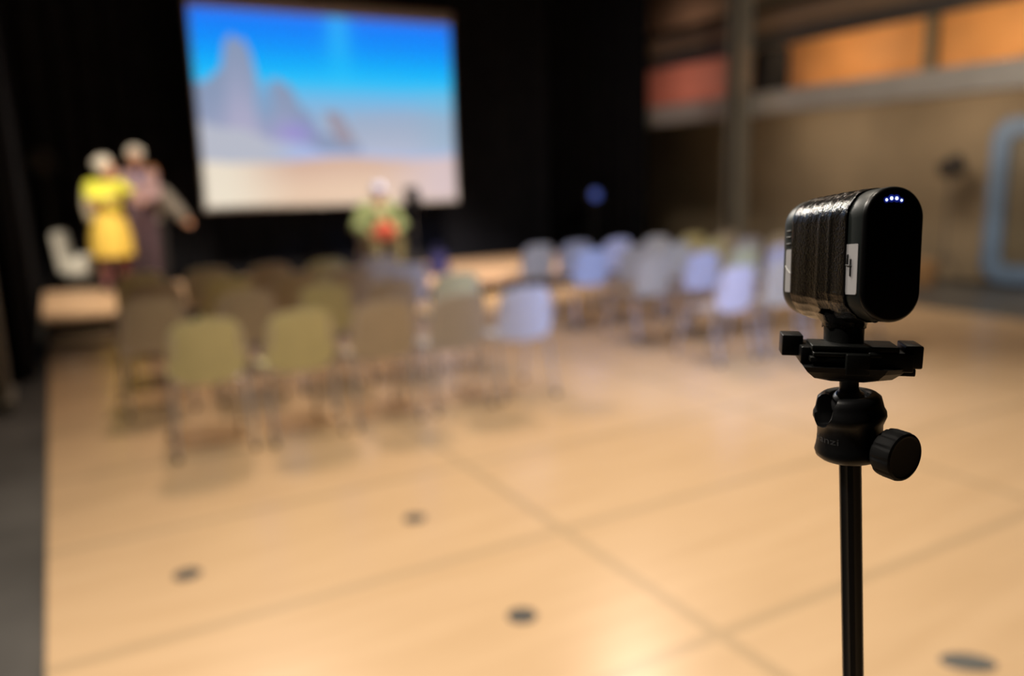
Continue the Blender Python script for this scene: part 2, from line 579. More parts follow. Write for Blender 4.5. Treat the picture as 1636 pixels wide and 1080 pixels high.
def make_chair(shell):
    root = bpy.data.objects.new('chair', None); COL.objects.link(root); root.empty_display_size = .05
    # origin on the floor under the backrest; the sitter faces +Y
    def sheet(fn, nu, nv, th):
        mb = MB(); vs, fs = [], []
        for s in (0, 1):
            for j in range(nv + 1):
                for i in range(nu + 1):
                    p, n = fn(i / nu * 2 - 1, j / nv * 2 - 1)
                    vs.append(Vector(p) + Vector(n) * th * (s - .5))
        k = (nu + 1) * (nv + 1)
        for j in range(nv):
            for i in range(nu):
                a = j * (nu + 1) + i
                fs.append((a, a + 1, a + nu + 2, a + nu + 1)); fs.append((k + a, k + a + nu + 1, k + a + nu + 2, k + a + 1))
        ring = [i for i in range(nu + 1)] + [j * (nu + 1) + nu for j in range(1, nv + 1)] + [nv * (nu + 1) + i for i in range(nu - 1, -1, -1)] + [j * (nu + 1) for j in range(nv - 1, 0, -1)]
        for q in range(len(ring)):
            a, c = ring[q], ring[(q + 1) % len(ring)]
            fs.append((a, k + a, k + c, c))
        mb.add(vs, fs, True); return mb

    def sqr(u, v, pw=.32):
        # rounded-rectangle warp
        r = (abs(u) ** 3.4 + abs(v) ** 3.4) ** (1 / 3.4)
        m_ = max(abs(u), abs(v))
        k = m_ / r if r > 0 else 1
        return u * k, v * k
    def back(u, v):
        u, v = sqr(u, v)
        return (.215 * u * (1 - .04 * v), -.0 + -.045 * (1 - u * u) * 1.0 + .03 - .05 * (v + 1) * .5, .618 + .19 * v), (0, 1, .12)
    def seat(u, v):
        u, v = sqr(u, v)
        return (.205 * u * (1 + .04 * v), .235 + .2 * v, .452 - .018 * (1 - u * u) - .02 * max(0, v - .5) + .02 * max(0, -v - .5)), (0, 0, 1)
    sheet(back, 14, 12, .012).build('backrest', shell, root)
    sheet(seat, 14, 14, .012).build('seat', shell, root)
    for s in (-1, 1):
        mb = MB(); mb.tube([(s * .215, -.055, .011), (s * .205, .02, .30), (s * .198, .045, .43), (s * .196, .03, .50), (s * .188, -.005, .60), (s * .18, -.03, .735)], .011, 10)
        mb.build('leg', M_chrome, root)
        mb = MB(); mb.tube([(s * .215, .46, .011), (s * .200, .40, .30), (s * .19, .385, .412), (s * .19, .34, .425)], .011, 10)
        mb.build('leg', M_chrome, root)
        mb = MB(); mb.tube([(s * .19, .04, .425), (s * .19, .38, .425)], .010, 8); mb.build('seat_rail', M_chrome, root)
        for y in (-.055, .46):
            mb = MB(); mb.lathe([(.014, 0), (.016, .004), (.015, .03), (.012, .032)], 10, Matrix.Translation((s * .215, y, 0))); mb.build('foot_cap', M_rubber, root)
    mb = MB(); mb.tube([(-.19, .39, .424), (.19, .39, .424)], .010, 8); mb.build('cross_bar', M_chrome, root)
    mb = MB(); mb.tube([(-.198, .06, .424), (.198, .06, .424)], .010, 8); mb.build('cross_bar', M_chrome, root)
    return root


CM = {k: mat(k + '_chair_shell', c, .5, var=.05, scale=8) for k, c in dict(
    olive=(.63, .62, .35), taupe=(.49, .43, .34), grey=(.47, .46, .46), blue_lit=(.55, .63, .82), lavender_lit=(.66, .66, .78), yellow=(.55, .46, .18), cream=(.55, .51, .42)).items()}  # the two bluish shells have the cool light's tint painted into their colour
protos = {}
rows = [
    # Y, [(X, colour, turn)] left block then right block
    (4.80, [(.67, 'olive', -2), (1.21, 'olive', 3), (1.74, 'taupe', -1), (2.28, 'grey', 2), (2.80, 'blue_lit', -3)],
           [(4.80, 'lavender_lit', 3), (5.33, 'cream', -2), (5.86, 'taupe', 2), (6.4, 'grey', -1)]),
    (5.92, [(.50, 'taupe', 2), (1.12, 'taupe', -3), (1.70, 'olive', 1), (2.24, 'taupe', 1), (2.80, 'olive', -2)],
           [(4.86, 'cream', 2), (5.46, 'lavender_lit', -3), (6.0, 'olive', 2), (6.55, 'lavender_lit', 1), (7.1, 'taupe', -2)]),
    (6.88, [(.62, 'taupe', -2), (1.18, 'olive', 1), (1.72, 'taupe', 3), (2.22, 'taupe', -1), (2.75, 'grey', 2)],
           [(4.82, 'blue_lit', -2), (5.38, 'taupe', 3), (5.95, 'cream', -1), (6.5, 'yellow', 2), (7.05, 'grey', 1), (7.6, 'cream', -3)]),
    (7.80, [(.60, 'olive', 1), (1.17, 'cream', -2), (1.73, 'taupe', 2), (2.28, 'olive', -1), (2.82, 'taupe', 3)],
           [(4.72, 'cream', 2), (5.25, 'grey', -2), (5.84, 'lavender_lit', 3), (6.42, 'cream', 1), (7.02, 'yellow', -2), (7.6, 'taupe', 2)])]
ORD = ['first', 'second', 'third', 'fourth', 'fifth', 'sixth']
RN = ['nearest row', 'second row from the camera', 'third row from the camera', 'row closest to the stage']
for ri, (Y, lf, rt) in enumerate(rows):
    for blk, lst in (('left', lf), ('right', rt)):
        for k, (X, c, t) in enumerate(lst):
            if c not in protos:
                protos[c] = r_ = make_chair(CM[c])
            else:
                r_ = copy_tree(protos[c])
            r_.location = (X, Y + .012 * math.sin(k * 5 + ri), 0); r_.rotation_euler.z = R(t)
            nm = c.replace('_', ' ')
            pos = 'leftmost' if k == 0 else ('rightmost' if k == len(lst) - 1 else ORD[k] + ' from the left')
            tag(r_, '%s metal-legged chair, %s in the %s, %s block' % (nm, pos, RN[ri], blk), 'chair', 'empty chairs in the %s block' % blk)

# ------------------------------------------------------------------ floor marks
for n_, (x, y, rx, ry, a, lab) in enumerate([
        (1.30, 3.30, .052, .052, 0, 'round dark floor plate farthest back, below the chairs'),
        (.30, 3.29, .055, .052, 0, 'round dark floor plate nearest the left floor edge'),
        (1.30, 2.30, .054, .054, 0, 'round dark floor plate near the bottom middle'),
        (2.37, 1.31, .085, .050, -38, 'oval grey floor plate right of the tripod pole')]):
    rt = empty('floor_plate', lab, 'floor plate', (x, y, 0), R(a), 'floor plates in the wooden floor')
    dm = mat('floor_plate_metal', (.05, .05, .048) if n_ < 3 else (.09, .09, .085), .5)
    b = MB(); b.lathe([(1.0, -.002), (1.0, .002), (.93, .0035), (.90, .002), (.001, .002)], 40, Matrix.Diagonal((rx, ry, 1, 1)), cap=False); b.build('rim', dm, rt)
    b = MB(); b.lathe([(.86, .0015), (.84, .0035), (.001, .0035)], 40, Matrix.Diagonal((rx, ry, 1, 1)), cap=False); b.build('lid', dm, rt)

# ------------------------------------------------------------------ people


def remesh(o, vox, smooth=6):
    m = o.modifiers.new('remesh', 'REMESH'); m.mode = 'VOXEL'; m.voxel_size = vox; m.use_smooth_shade = True
    s = o.modifiers.new('smooth', 'SMOOTH'); s.iterations = smooth; s.factor = .5
    return o


def V(*a):
    return Vector(a)


def hand(mb, wrist, elbow, curl=.5, side=1, palm_n=None):
    d = (wrist - elbow).normalized()
    n = palm_n or Vector((0, -1, 0))
    n = (n - d * n.dot(d)).normalized()
    s = d.cross(n).normalized() * side
    pc = wrist + d * .05
    for k in range(4):
        o_ = s * (.030 - .02 * k)
        mb.tube([wrist + o_ * .5, pc + o_, wrist + d * .085 + o_ * 1.05], [.016, .014, .011], 8, sphere=True)
        L = (.066, .074, .070, .056)[k]
        p0 = wrist + d * .085 + o_ * 1.05
        p1 = p0 + (d * math.cos(curl * .5) + n * math.sin(curl * .5)) * L * .45
        p2 = p1 + (d * math.cos(curl * 1.4) + n * math.sin(curl * 1.4)) * L * .32
        p3 = p2 + (d * math.cos(curl * 2.2) + n * math.sin(curl * 2.2)) * L * .25
        mb.tube([p0, p1, p2, p3], [.0095, .009, .0082, .0075], 8, sphere=True)
    t0 = wrist + d * .025 + s * .03
    mb.tube([wrist + d * .012 + s * .012, t0, t0 + d * .03 + s * .022 + n * .012, t0 + d * .055 + s * .026 + n * .024], [.015, .0125, .0105, .009], 8, sphere=True)


def head(mb, c, face):
    """face: unit direction the face looks in"""
    f = face.normalized(); up = Vector((0, 0, 1)); up = (up - f * up.dot(f)).normalized(); s = f.cross(up)
    M = Matrix((s, f, up)).transposed().to_4x4(); M.translation = c
    mb.ball((0, -.010, .020), .095, M, 24, (.80, 1.0, 1.05))
    mb.ball((0, .020, -.045), .068, M, 20, (.86, .95, 1.12))
    mb.tube([(0, .085, .015), (0, .108, -.018), (0, .095, -.030)], [.010, .014, .010], 8, M, sphere=True)
    mb.tube([(-.022, .080, -.058), (0, .088, -.057), (.022, .080, -.058)], [.006, .009, .006], 8, M, sphere=True)
    mb.tube([(-.03, .072, .036), (-.05, .060, .036)], .009, 8, M, sphere=True); mb.tube([(.03, .072, .036), (.05, .060, .036)], .009, 8, M, sphere=True)
    for q in (-1, 1):
        mb.ball((q * .078, -.01, -.005), .026, M, 12, (.35, .7, 1.15))
    mb.ball((0, .065, -.098), .022, M, 12, (1.1, .8, .8))
    return M


def face_parts(root, M):
    b = MB()
    for q in (-1, 1):
        b.ball((q * .031, .078, .014), .0125, M, 14)
    e = b.build('eye', mat('eye_white', (.6, .6, .58), .3), root)
    b = MB()
    for q in (-1, 1):
        b.ball((q * .031, .0875, .014), .006, M, 10)
    b.build('pupil', M_ink, e)
    b = MB(); b.tube([(-.022, .088, -.058), (0, .096, -.056), (.022, .088, -.058)], [.003, .005, .003], 8, M, sphere=True); b.build('lips', mat('lips', (.45, .14, .1), .5), root)


def hairpiece(root, M, m_, volume=1.0, low=-.02, name='hair'):
    b = MB(); rnd = random.Random(3)
    b.ball((0, -.040 - .10 * (volume - 1), .050 + .04 * (volume - 1)), .103 * volume, M, 24, (.86, .90, .90))
    for k in range(46):
        a = rnd.uniform(0, 2 * math.pi); e_ = rnd.uniform(-.2, 1.45)
        d = Vector((math.cos(a) * math.cos(e_), math.sin(a) * math.cos(e_), math.sin(e_)))
        if d.y > .15 and d.z < .62:
            continue
        p = Vector((0, -.040 - .10 * (volume - 1), .048)) + Vector((d.x * .086, d.y * .098, d.z * .092)) * volume
        if p.z < low:
            p.z = low
        b.ball(p, rnd.uniform(.018, .03) * volume, M, 8)
    return remesh(b.build(name, m_, root), .008, 4)


SKIN = mat('skin', (.52, .26, .16), .55, var=.06, scale=12)


def person(label, loc, rz, H, pose, group=None):
    """pose: dict of joints in body coordinates (x right of picture, y away, z up), metres for H = 1.7"""
    root = empty('person', label, 'person', loc, rz, group)
    k = H / 1.7
    P = {a: Vector(b_) * k for a, b_ in pose.items() if a != 'face' and a != 'palm'}
    b = MB()
    pel, ch, nk, hd = P['pelvis'], P['chest'], P['neck'], P['head']
    b.tube([pel + V(0, 0, -.05), pel, (pel + ch) / 2, ch, ch.lerp(nk, .6)], [.13 * k, .145 * k, .125 * k, .15 * k, .10 * k], 16, sphere=True)
    b.tube([P['shl'], ch.lerp(nk, .55), P['shr']], [.055 * k, .085 * k, .055 * k], 12, sphere=True)
    b.tube([ch.lerp(nk, .5), nk, hd + V(0, 0, -.05)], [.07, .052, .052], 12, sphere=True)
    for s in 'lr':
        b.tube([P['sh' + s], P['sh' + s].lerp(P['el' + s], .4), P['el' + s], P['el' + s].lerp(P['wr' + s], .3), P['wr' + s]], [.052 * k, .048 * k, .038 * k, .038 * k, .026 * k], 12, sphere=True)
        hand(b, P['wr' + s], P['el' + s], .5, 1 if s == 'r' else -1)
        b.tube([P['hip' + s], P['hip' + s].lerp(P['kn' + s], .5), P['kn' + s], P['kn' + s].lerp(P['an' + s], .35), P['an' + s]], [.085 * k, .072 * k, .052 * k, .052 * k, .034 * k], 12, sphere=True)
        fd = P.get('ft' + s, V(0, -.14, 0))
        an = P['an' + s]
        b.tube([an + V(0, 0, -.02), an + fd * .5 + V(0, 0, -.045), an + fd + V(0, 0, -.05)], [.034, .032, .026], 10, sphere=True)
    M = head(b, hd, Vector(pose['face']))
    o = remesh(b.build('body', SKIN, root), .0095, 3)
    face_parts(root, M)
    return root, P, M, k


def garment(name, root, tubes, m_, vox=.014):
    b = MB()
    for pts, rs in tubes:
        b.tube(pts, rs, 16, sphere=True)
    return remesh(b.build(name, m_, root), vox, 8)


def shoes(root, P, m_, k=1):
    for s in 'lr':
        fd = P.get('ft' + s, V(0, -.14, 0)); an = P['an' + s]
        b = MB(); b.tube([an + V(0, 0, -.028), an + fd * .5 + V(0, 0, -.052), an + fd * 1.05 + V(0, 0, -.056)], [.043, .040, .034], 12, sphere=True)
        b.build('shoe', m_, root)


def std(**kw):
    p = dict(pelvis=(0, 0, .93), chest=(0, 0, 1.22), neck=(0, 0, 1.44), head=(0, -.01, 1.58),
             shl=(-.17, 0, 1.38), shr=(.17, 0, 1.38), ell=(-.25, .02, 1.1), elr=(.25, .02, 1.1), wrl=(-.27, -.08, .87), wrr=(.27, -.08, .87),
             hipl=(-.09, 0, .90), hipr=(.09, 0, .90), knl=(-.10, -.01, .50), knr=(.10, -.01, .50), anl=(-.11, .01, .09), anr=(.11, .01, .09), face=(0, -1, 0))
    p.update(kw); return p


WHITE_HAIR = mat('white_hair', (.84, .80, .72), .8, var=.08, scale=30)
M_yel = mat('lemon_yellow_cloth', (.76, .78, .08), .8, var=.05, scale=12)
M_gold = mat('golden_yellow_cloth', (.80, .57, .10), .8, var=.06, scale=12)
# woman in yellow
wm, P, M, k = person('person with white hair in a yellow dress hugging a taller person', (.61, 11.72, SH + .008), 0, 1.66,
                     std(head=(.055, -.03, 1.575), neck=(.02, -.01, 1.44), elr=(.34, .02, 1.24), wrr=(.47, .10, 1.34), ell=(-.20, -.16, 1.14), wrl=(.03, -.30, 1.20), face=(.8, -.75, 0)),
                     'people standing on the stage')
hairpiece(wm, M, WHITE_HAIR, 1.22)
garment('blouse', wm, [([P['chest'] + V(0, 0, -.12), P['chest'], P['chest'].lerp(P['neck'], .5)], [.155, .18, .12]),
                       ([P['shl'], P['chest'].lerp(P['neck'], .5), P['shr']], [.08, .10, .08]),
                       ([P['shl'], P['shl'].lerp(P['ell'], .55)], [.085, .085]), ([P['shr'], P['shr'].lerp(P['elr'], .55)], [.075, .07])], M_yel)
b = MB(); b.lathe([(.16, 1.10 * k), (.165, 1.02 * k), (.21, .90 * k), (.25, .72 * k), (.26, .50 * k), (.255, .46 * k), (.235, .47 * k), (.23, .60 * k)], 48, None, False, lambda a, z: 1 + .05 * math.sin(a * 9) * sm(1.1 * k, .5 * k, z))
b.build('skirt', M_gold, wm)
garment('stocking', wm, [([P['kn' + s] + V(0, 0, .05), P['kn' + s], P['kn' + s].lerp(P['an' + s], .35), P['an' + s]], [.062, .06, .062, .044]) for s in 'lr'], mat('mauve_stocking', (.30, .12, .13), .8))
shoes(wm, P, mat('dark_shoe', (.03, .02, .02), .5))
# grey-white shawl hanging at her back
garment('shawl', wm, [([P['shl'] + V(-.03, .06, -.02), P['ell'] + V(-.03, .10, .0), P['ell'] + V(-.02, .12, -.16)], [.07, .075, .06])], mat('pale_grey_wool', (.48, .45, .36), .9))
# man in mauve shirt and dark purple trousers
mn, P, M, k = person('person with white hair, mauve shirt and dark purple trousers, held by yellow dress', (1.00, 11.85, SH + .008), 0, 1.80,
                     std(ell=(-.25, .05, 1.12), wrl=(-.36, .08, 1.26), elr=(.21, -.06, 1.12), wrr=(.04, -.24, 1.08), face=(-.25, -1, -.1)), 'people standing on the stage')
hairpiece(mn, M, WHITE_HAIR, 1.15, .01)
garment('shirt', mn, [([P['pelvis'] + V(0, 0, .12), P['chest'], P['chest'].lerp(P['neck'], .5)], [.155, .175, .12]), ([P['shl'], P['chest'].lerp(P['neck'], .5), P['shr']], [.08, .10, .08]),
                      ([P['shl'], P['ell'], P['wrl']], [.075, .06, .045]), ([P['shr'], P['elr'], P['wrr']], [.075, .06, .045])], mat('mauve_shirt', (.36, .24, .26), .8))
garment('scarf', mn, [([P['neck'] + V(-.05, -.07, -.02), P['neck'] + V(0, -.10, -.05), P['neck'] + V(.05, -.07, -.02)], [.03, .04, .03]), ([P['neck'] + V(0, -.10, -.05), P['chest'] + V(0, -.19, .08)], [.035, .03])], mat('blue_scarf', (.04, .08, .26), .8))
PURP = mat('dark_purple_trousers', (.075, .045, .065), .85, var=.1, scale=10)
garment('trousers', mn, [([P['pelvis'] + V(0, 0, .10), P['pelvis'] + V(0, 0, -.05)], [.16, .165])] + [([P['hip' + s], P['kn' + s], P['an' + s] + V(0, 0, .02)], [.108, .085, .07]) for s in 'lr'], PURP)
shoes(mn, P, mat('black_shoe', (.015, .015, .018), .4))
# third person, partly hidden
tp, P, M, k = person('person with brown hair and grey jacket, arm held out, behind the tall one', (1.14, 12.03, SH + .008), 0, 1.56,
                     std(elr=(.32, -.02, 1.16), wrr=(.45, -.05, .98), shr=(.18, 0, 1.36), head=(.03, -.02, 1.57), face=(-.6, -1, 0)), 'people standing on the stage')
hairpiece(tp, M, mat('auburn_hair', (.36, .16, .06), .7), 1.02, .03)
GREY = mat('grey_jacket', (.22, .20, .18), .85, var=.08, scale=10)
garment('jacket', tp, [([P['pelvis'] + V(0, 0, .02), P['chest'], P['chest'].lerp(P['neck'], .5)], [.16, .17, .12]), ([P['shl'], P['chest'].lerp(P['neck'], .5), P['shr']], [.08, .10, .08]),
                       ([P['shl'], P['ell'], P['wrl']], [.075, .06, .045]), ([P['shr'], P['elr'], P['wrr'] + V(-.02, 0, .02)], [.095, .10, .085])], GREY)
garment('trousers', tp, [([P['pelvis'] + V(0, 0, .06), P['pelvis'] + V(0, 0, -.05)], [.155, .16])] + [([P['hip' + s], P['kn' + s], P['an' + s] + V(0, 0, .02)], [.105, .08, .065]) for s in 'lr'], mat('black_trousers', (.02, .018, .022), .85))
shoes(tp, P, mat('black_shoe', (.015, .015, .018), .4))

# seated person in green
CZ = SH + .008
sp, P, M, k = person('person in green top and blue cap seated centre stage holding a red bundle', (3.92, 10.75, CZ), R(-4), 1.66,
                     dict(pelvis=(0, .08, .56), chest=(0, .05, .84), neck=(0, .03, 1.04), head=(.03, -.01, 1.17), shl=(-.20, .03, .98), shr=(.20, .03, .98),
                          ell=(-.34, -.04, .72), elr=(.34, -.04, .72), wrl=(-.24, -.34, .66), wrr=(.13, -.36, .66), hipl=(-.10, .05, .54), hipr=(.10, .05, .54),
                          knl=(-.17, -.38, .53), knr=(.17, -.38, .53), anl=(-.16, -.40, .09), anr=(.16, -.40, .09), face=(.1, -1, -.1)))
hairpiece(sp, M, mat('dark_hair', (.05, .035, .03), .7), .88, -.03)
b = MB(); b.ball((0, -.028, .078), .116, M, 24, (.92, 1.0, .74)); b.tube([(-.05, .085, .066), (0, .112, .062), (.05, .085, .066)], .012, 8, M, sphere=True)
remesh(b.build('cap', mat('blue_cap', (.46, .50, .76), .8), sp), .009, 5)
GREEN = mat('green_jacket', (.22, .27, .12), .85, var=.12, scale=8)
garment('jacket', sp, [([P['pelvis'] + V(0, 0, .02), P['chest'], P['chest'].lerp(P['neck'], .5)], [.18, .185, .12]), ([P['shl'], P['chest'].lerp(P['neck'], .5), P['shr']], [.095, .11, .095]),
                       ([P['shl'], P['ell'], P['wrl']], [.095, .08, .055]), ([P['shr'], P['elr'], P['wrr']], [.095, .08, .055])], GREEN)
garment('collar', sp, [([P['neck'] + V(-.06, -.08, .0), P['chest'] + V(0, -.17, .08), P['neck'] + V(.06, -.08, .0)], [.035, .045, .035])], mat('beige_collar', (.55, .42, .28), .85))
garment('trousers', sp, [([P['hipl'], P['hipr']], [.14, .14])] + [([P['hip' + s], P['kn' + s], P['an' + s] + V(0, 0, .02)], [.11, .085, .07]) for s in 'lr'], mat('olive_trousers', (.13, .11, .045), .85))
shoes(sp, P, mat('dark_brown_shoe', (.04, .025, .015), .5))
b = MB(); b.ball((3.86, 10.75 - .40, SH + .68), .155, None, 20, (1.0, .6, .85)); b.tube([(3.74, 10.37, SH + .64), (3.86, 10.30, SH + .72), (3.97, 10.37, SH + .64)], [.07, .09, .07], 14, sphere=True)
tag(remesh(b.build('bundle', mat('red_cloth', (.50, .09, .05), .8, var=.15, scale=10)), .012, 6), 'red cloth bundle on the lap of the seated person in green', 'bundle')
# the chair the green person sits on
ch = copy_tree(protos['taupe']); ch.location = (3.92, 11.03, SH); ch.rotation_euler.z = R(176)
for c_ in ch.children:
    if c_.name.startswith(('seat', 'backrest')) and not c_.name.startswith('seat_rail'):
        pass
tag(ch, 'taupe chair on the stage carrying the seated person in green', 'chair')
if 'group' in ch:
    del ch['group']

# white chair behind the riser, left
def white_chair():
    rt = empty('armchair', 'white upholstered chair behind the stage edge, left of the yellow dress', 'chair', (.36, 12.95, -.04 + .0), R(78))
    wm_ = mat('white_upholstery', (.78, .78, .73), .8, var=.05)
    b = MB(); b.box((0, 0, .42), (.56, .55, .16), bev=.06); b.build('seat', wm_, rt)
    b = MB(); b.box((0, .25, .74), (.54, .14, .60), Matrix.Rotation(R(-6), 4, 'X'), bev=.07); b.build('backrest', wm_, rt)
    for s in (-1, 1):
        b = MB(); b.box((s * .29, -.02, .52), (.09, .50, .26), bev=.04); b.build('armrest', wm_, rt)
        for y in (-.22, .22):
            b = MB(); b.tube([(s * .22, y, .36), (s * .25, y * 1.1, 0)], [.022, .014], 10); b.build('leg', M_dark_steel, rt)
white_chair()

# dim stage spotlight on a stand, far left
def lamp_stand(name, label, loc, rz, zc, head_m, r=.14, emit=None, lean=-15):
    rt = empty(name, label, 'lamp', loc, rz)
    b = MB(); b.tube([(0, 0, .25), (0, 0, zc - .10)], .013, 10); b.build('pole', M_dark_steel, rt)
    for k in range(3):
        a = R(120 * k + 20)
        b = MB(); b.tube([(0, 0, .45), (math.cos(a) * .32, math.sin(a) * .32, .012)], .010, 8); b.build('leg', M_dark_steel, rt)
    b = MB(); b.tube([(-r - .02, 0, zc), (-r - .02, 0, zc - .1), (0, 0, zc - .11 - r * .4), (r + .02, 0, zc - .1), (r + .02, 0, zc)], .008, 8); b.build('yoke', M_dark_steel, rt)
    HM = Matrix.Translation((0, 0, zc)) @ Matrix.Rotation(R(90 + lean), 4, 'X')
    b = MB(); b.lathe([(.05, -.16), (r * .7, -.13), (r * .8, 0), (r, .10), (r, .12), (r * .9, .12), (r * .85, .09)], 28, HM, False)
    b.lathe([(.001, -.16), (.05, -.16)], 28, HM, False)
    hd = b.build('lamp_head', head_m, rt)
    b = MB(); b.lathe([(r * .86, .085), (r * .5, .098), (.001, .10)], 28, HM, False)
    b.build('lens', emit or mat('unlit_lens', (.12, .12, .12), .3), hd)
    return rt


lamp_stand('stage_lamp', 'unlit grey stage lamp on a stand, far left against black', (-.05, 13.4, -.04), 0, 1.95, mat('grey_lamp_paint', (.10, .10, .10), .5), .17)
lamp_stand('stage_lamp', 'small stage lamp glowing blue above the far chairs', (8.60, 12.2, -.04), R(-15), 1.25, M_dark_steel, .11, mat('blue_lens', (.02, .04, .2), .3, emit=((.10, .16, .6), .5)), -5)

# music stand beside the green person
ms = empty('music_stand', 'black music stand right of the seated person in green', 'music stand', (4.50, 10.9, SH), R(8))
b = MB(); b.tube([(0, 0, .2), (0, 0, 1.02)], .012, 10); b.build('pole', M_dark_steel, ms)
for k_ in range(3):
    a = R(120 * k_ + 50); b = MB(); b.tube([(0, 0, .32), (math.cos(a) * .27, math.sin(a) * .27, .012)], .008, 8); b.build('leg', M_dark_steel, ms)
b = MB(); T = Matrix.Translation((0, -.02, 1.10)) @ Matrix.Rotation(R(-25), 4, 'X'); b.box((0, 0, 0), (.24, .012, .30), T, bev=.004); b.box((0, -.03, -.145), (.24, .06, .01), T, bev=.003)
b.build('desk', M_black_cloth, ms)
bg = empty('bag', 'small navy bag on the stage right of the music stand', 'bag', (4.72, 10.55, SH), R(15))
NV = mat('navy_cloth', (.02, .02, .10), .8)
b = MB(); b.loft([[(x * (1 - q * .25), y * (1 - q * .45), .30 * q) for x, y in ((-.16, -.07), (-.06, -.09), (.06, -.09), (.16, -.07), (.16, .07), (.06, .09), (-.06, .09), (-.16, .07))] for q in (0, .15, .5, .85, 1)])
b.build('body', NV, bg)
b = MB(); b.tube([(-.07, 0, .29), (-.06, 0, .38), (0, 0, .42), (.06, 0, .38), (.07, 0, .29)], .009, 8); b.build('strap', NV, bg)

# things at the side wall
lamp_stand('floor_lamp', 'dark lamp head on a stand against the brown side wall', (10.55, 6.68, -.04), R(60), 1.60, mat('dark_brown_lamp', (.02, .014, .01), .7), .15)
b = MB(); b.box((0, 0, .17), (.34, .30, .34), bev=.006); b.box((0, 0, .343), (.06, .30, .004))
o = b.build('cardboard_box', mat('cardboard', (.38, .21, .09), .85, var=.08)); o.location = (10.35, 6.85, -.04); o.rotation_euler.z = R(12)
tag(o, 'small brown cardboard box at the foot of the dark lamp', 'box')
sp_ = empty('loudspeaker', 'black loudspeaker on the gallery just right of the steel column', 'loudspeaker', (9.95, 9.35, 2.68), R(60))
b = MB(); b.box((0, 0, .36), (.5, .40, .72), bev=.02); b.build('cabinet', M_black_cloth, sp_)
b = MB(); b.box((0, -.205, .36), (.44, .012, .66), bev=.004); b.build('grille', M_ceil, sp_)

# ------------------------------------------------------------------ foreground tripod
D = .55
pole_dir = (CAMROT @ Vector((.095, -.976, -.195))).normalized()     # downwards along the pole
Bc = px(1357, 645, D)                                                # centre of the ball
zax = -pole_dir
view = (Bc - Vector((0, 0, EYE))).normalized()
yax = (view - zax * view.dot(zax)).normalized()                      # away from the viewer
xax = yax.cross(zax)
HEAD = Matrix((xax, yax, zax)).transposed().to_4x4(); HEAD.translation = Bc
t_floor = Bc.z / -pole_dir.z
foot = Bc + pole_dir * t_floor
tri = empty('tripod', 'slim black tripod with ball head and clamp in the right foreground', 'tripod', (foot.x, foot.y, 0))
INV = Matrix.Translation(-tri.location)
HM = INV @ HEAD                                                      # head-local -> tripod-local
PX = D / FPX                                                         # metres per picture pixel at the head


def hp(dx, dz, y=0):
    return (dx * PX, y, dz * PX)


# ball-head housing (r, z in px relative to the ball centre)
prof = [(30, -104), (48, -103), (54, -97), (56, -88), (53.5, -78), (51.5, -66), (50.5, -50), (51, -38), (54, -30), (57, -22), (56.5, -14), (53, -6), (51, 4), (49, 12), (43, 17), (36, 18), (31, 16), (29, 8), (28, -6), (26, -20), (18, -30), (.5, -32)]
hous = MB()
n = 64
vs, fs = [], []
slots = [(R(222), R(19)), ]


def slotdip(a, z, r):
    # U-shaped notch in the rim, towards the left
    d = (a - R(205) + math.pi) % (2 * math.pi) - math.pi
    wz = 1.0
    return d


for i, (r, z) in enumerate(prof):
    for k_ in range(n):
        a = 2 * math.pi * k_ / n
        d = (a - R(218) + math.pi) % (2 * math.pi) - math.pi
        zz = z
        if z > -34:
            q = abs(d) / R(26)
            if q < 1:
                zz = min(z, -34 + 46 * max(0, q - .0) ** 4 * 1.1)
                if i > 15 and False:
                    zz = z
        vs.append((.97 * r * math.cos(a) * PX, .97 * r * math.sin(a) * PX, (zz if zz > 0 else zz * .85) * PX))
for i in range(len(prof) - 1):
    for k_ in range(n):
        fs.append((i * n + k_, i * n + (k_ + 1) % n, (i + 1) * n + (k_ + 1) % n, (i + 1) * n + k_))
fs.append(list(range(n))[::-1])
hous.add(vs, fs, True, HM)
hb = hous.build('ball_housing', M_black_sat, tri)
b = MB(); b.ball((0, 0, 0), 28 * PX, HM, 28); b.build('ball', M_ball, tri)
b = MB(); b.lathe([(20, 18), (15.5, 24), (14.5, 28), (14.5, 44), (17, 46)], 32, HM @ Matrix.Diagonal((PX, PX, PX, 1))); b.build('ball_stem', M_ball, tri)
# collar under the housing and the pole
b = MB(); b.lathe([(15.5, -92), (20, -90), (22, -85)], 32, HM @ Matrix.Diagonal((PX, PX, PX, 1))); b.build('collar', M_black_sat, tri)
top_l = INV @ (HEAD @ Vector((0, 0, -85 * PX)))
bot_l = INV @ (foot + zax * .03)
# three-sided rounded tube: flat front groove
b = MB()
rp = 17.0 * PX
loops = []
for t in (0, .25, .5, .75, 1):
    c_ = top_l.lerp(bot_l, t)
    lp = []
    for k_ in range(24):
        a = 2 * math.pi * k_ / 24
        rr_ = rp * (1 - (.14 if k_ in (15, 16, 20, 21) else 0))
        lp.append(c_ + (xax * math.cos(a) + yax * math.sin(a)) * rr_)
    loops.append(lp)
b.loft(loops); b.build('pole', M_black_sat, tri)
# legs (below the picture)
Z1l = top_l.lerp(bot_l, .62)
b = MB(); b.tube([Z1l + zax * .05, Z1l - zax * .05], .022, 20); b.build('leg_hub', M_black_sat, tri)
for k_ in range(3):
    a = R(120 * k_ + 30)
    e_ = Vector((math.cos(a) * .27 + Z1l.x * .4, math.sin(a) * .27 + Z1l.y * .4, .012))
    b = MB(); b.tube([Z1l + Vector((math.cos(a), math.sin(a), 0)) * .02, e_], [.012, .009], 12); lg = b.build('leg', M_black_sat, tri)
    b = MB(); b.ball(e_, .012); b.build('foot_cap', M_rubber, lg)
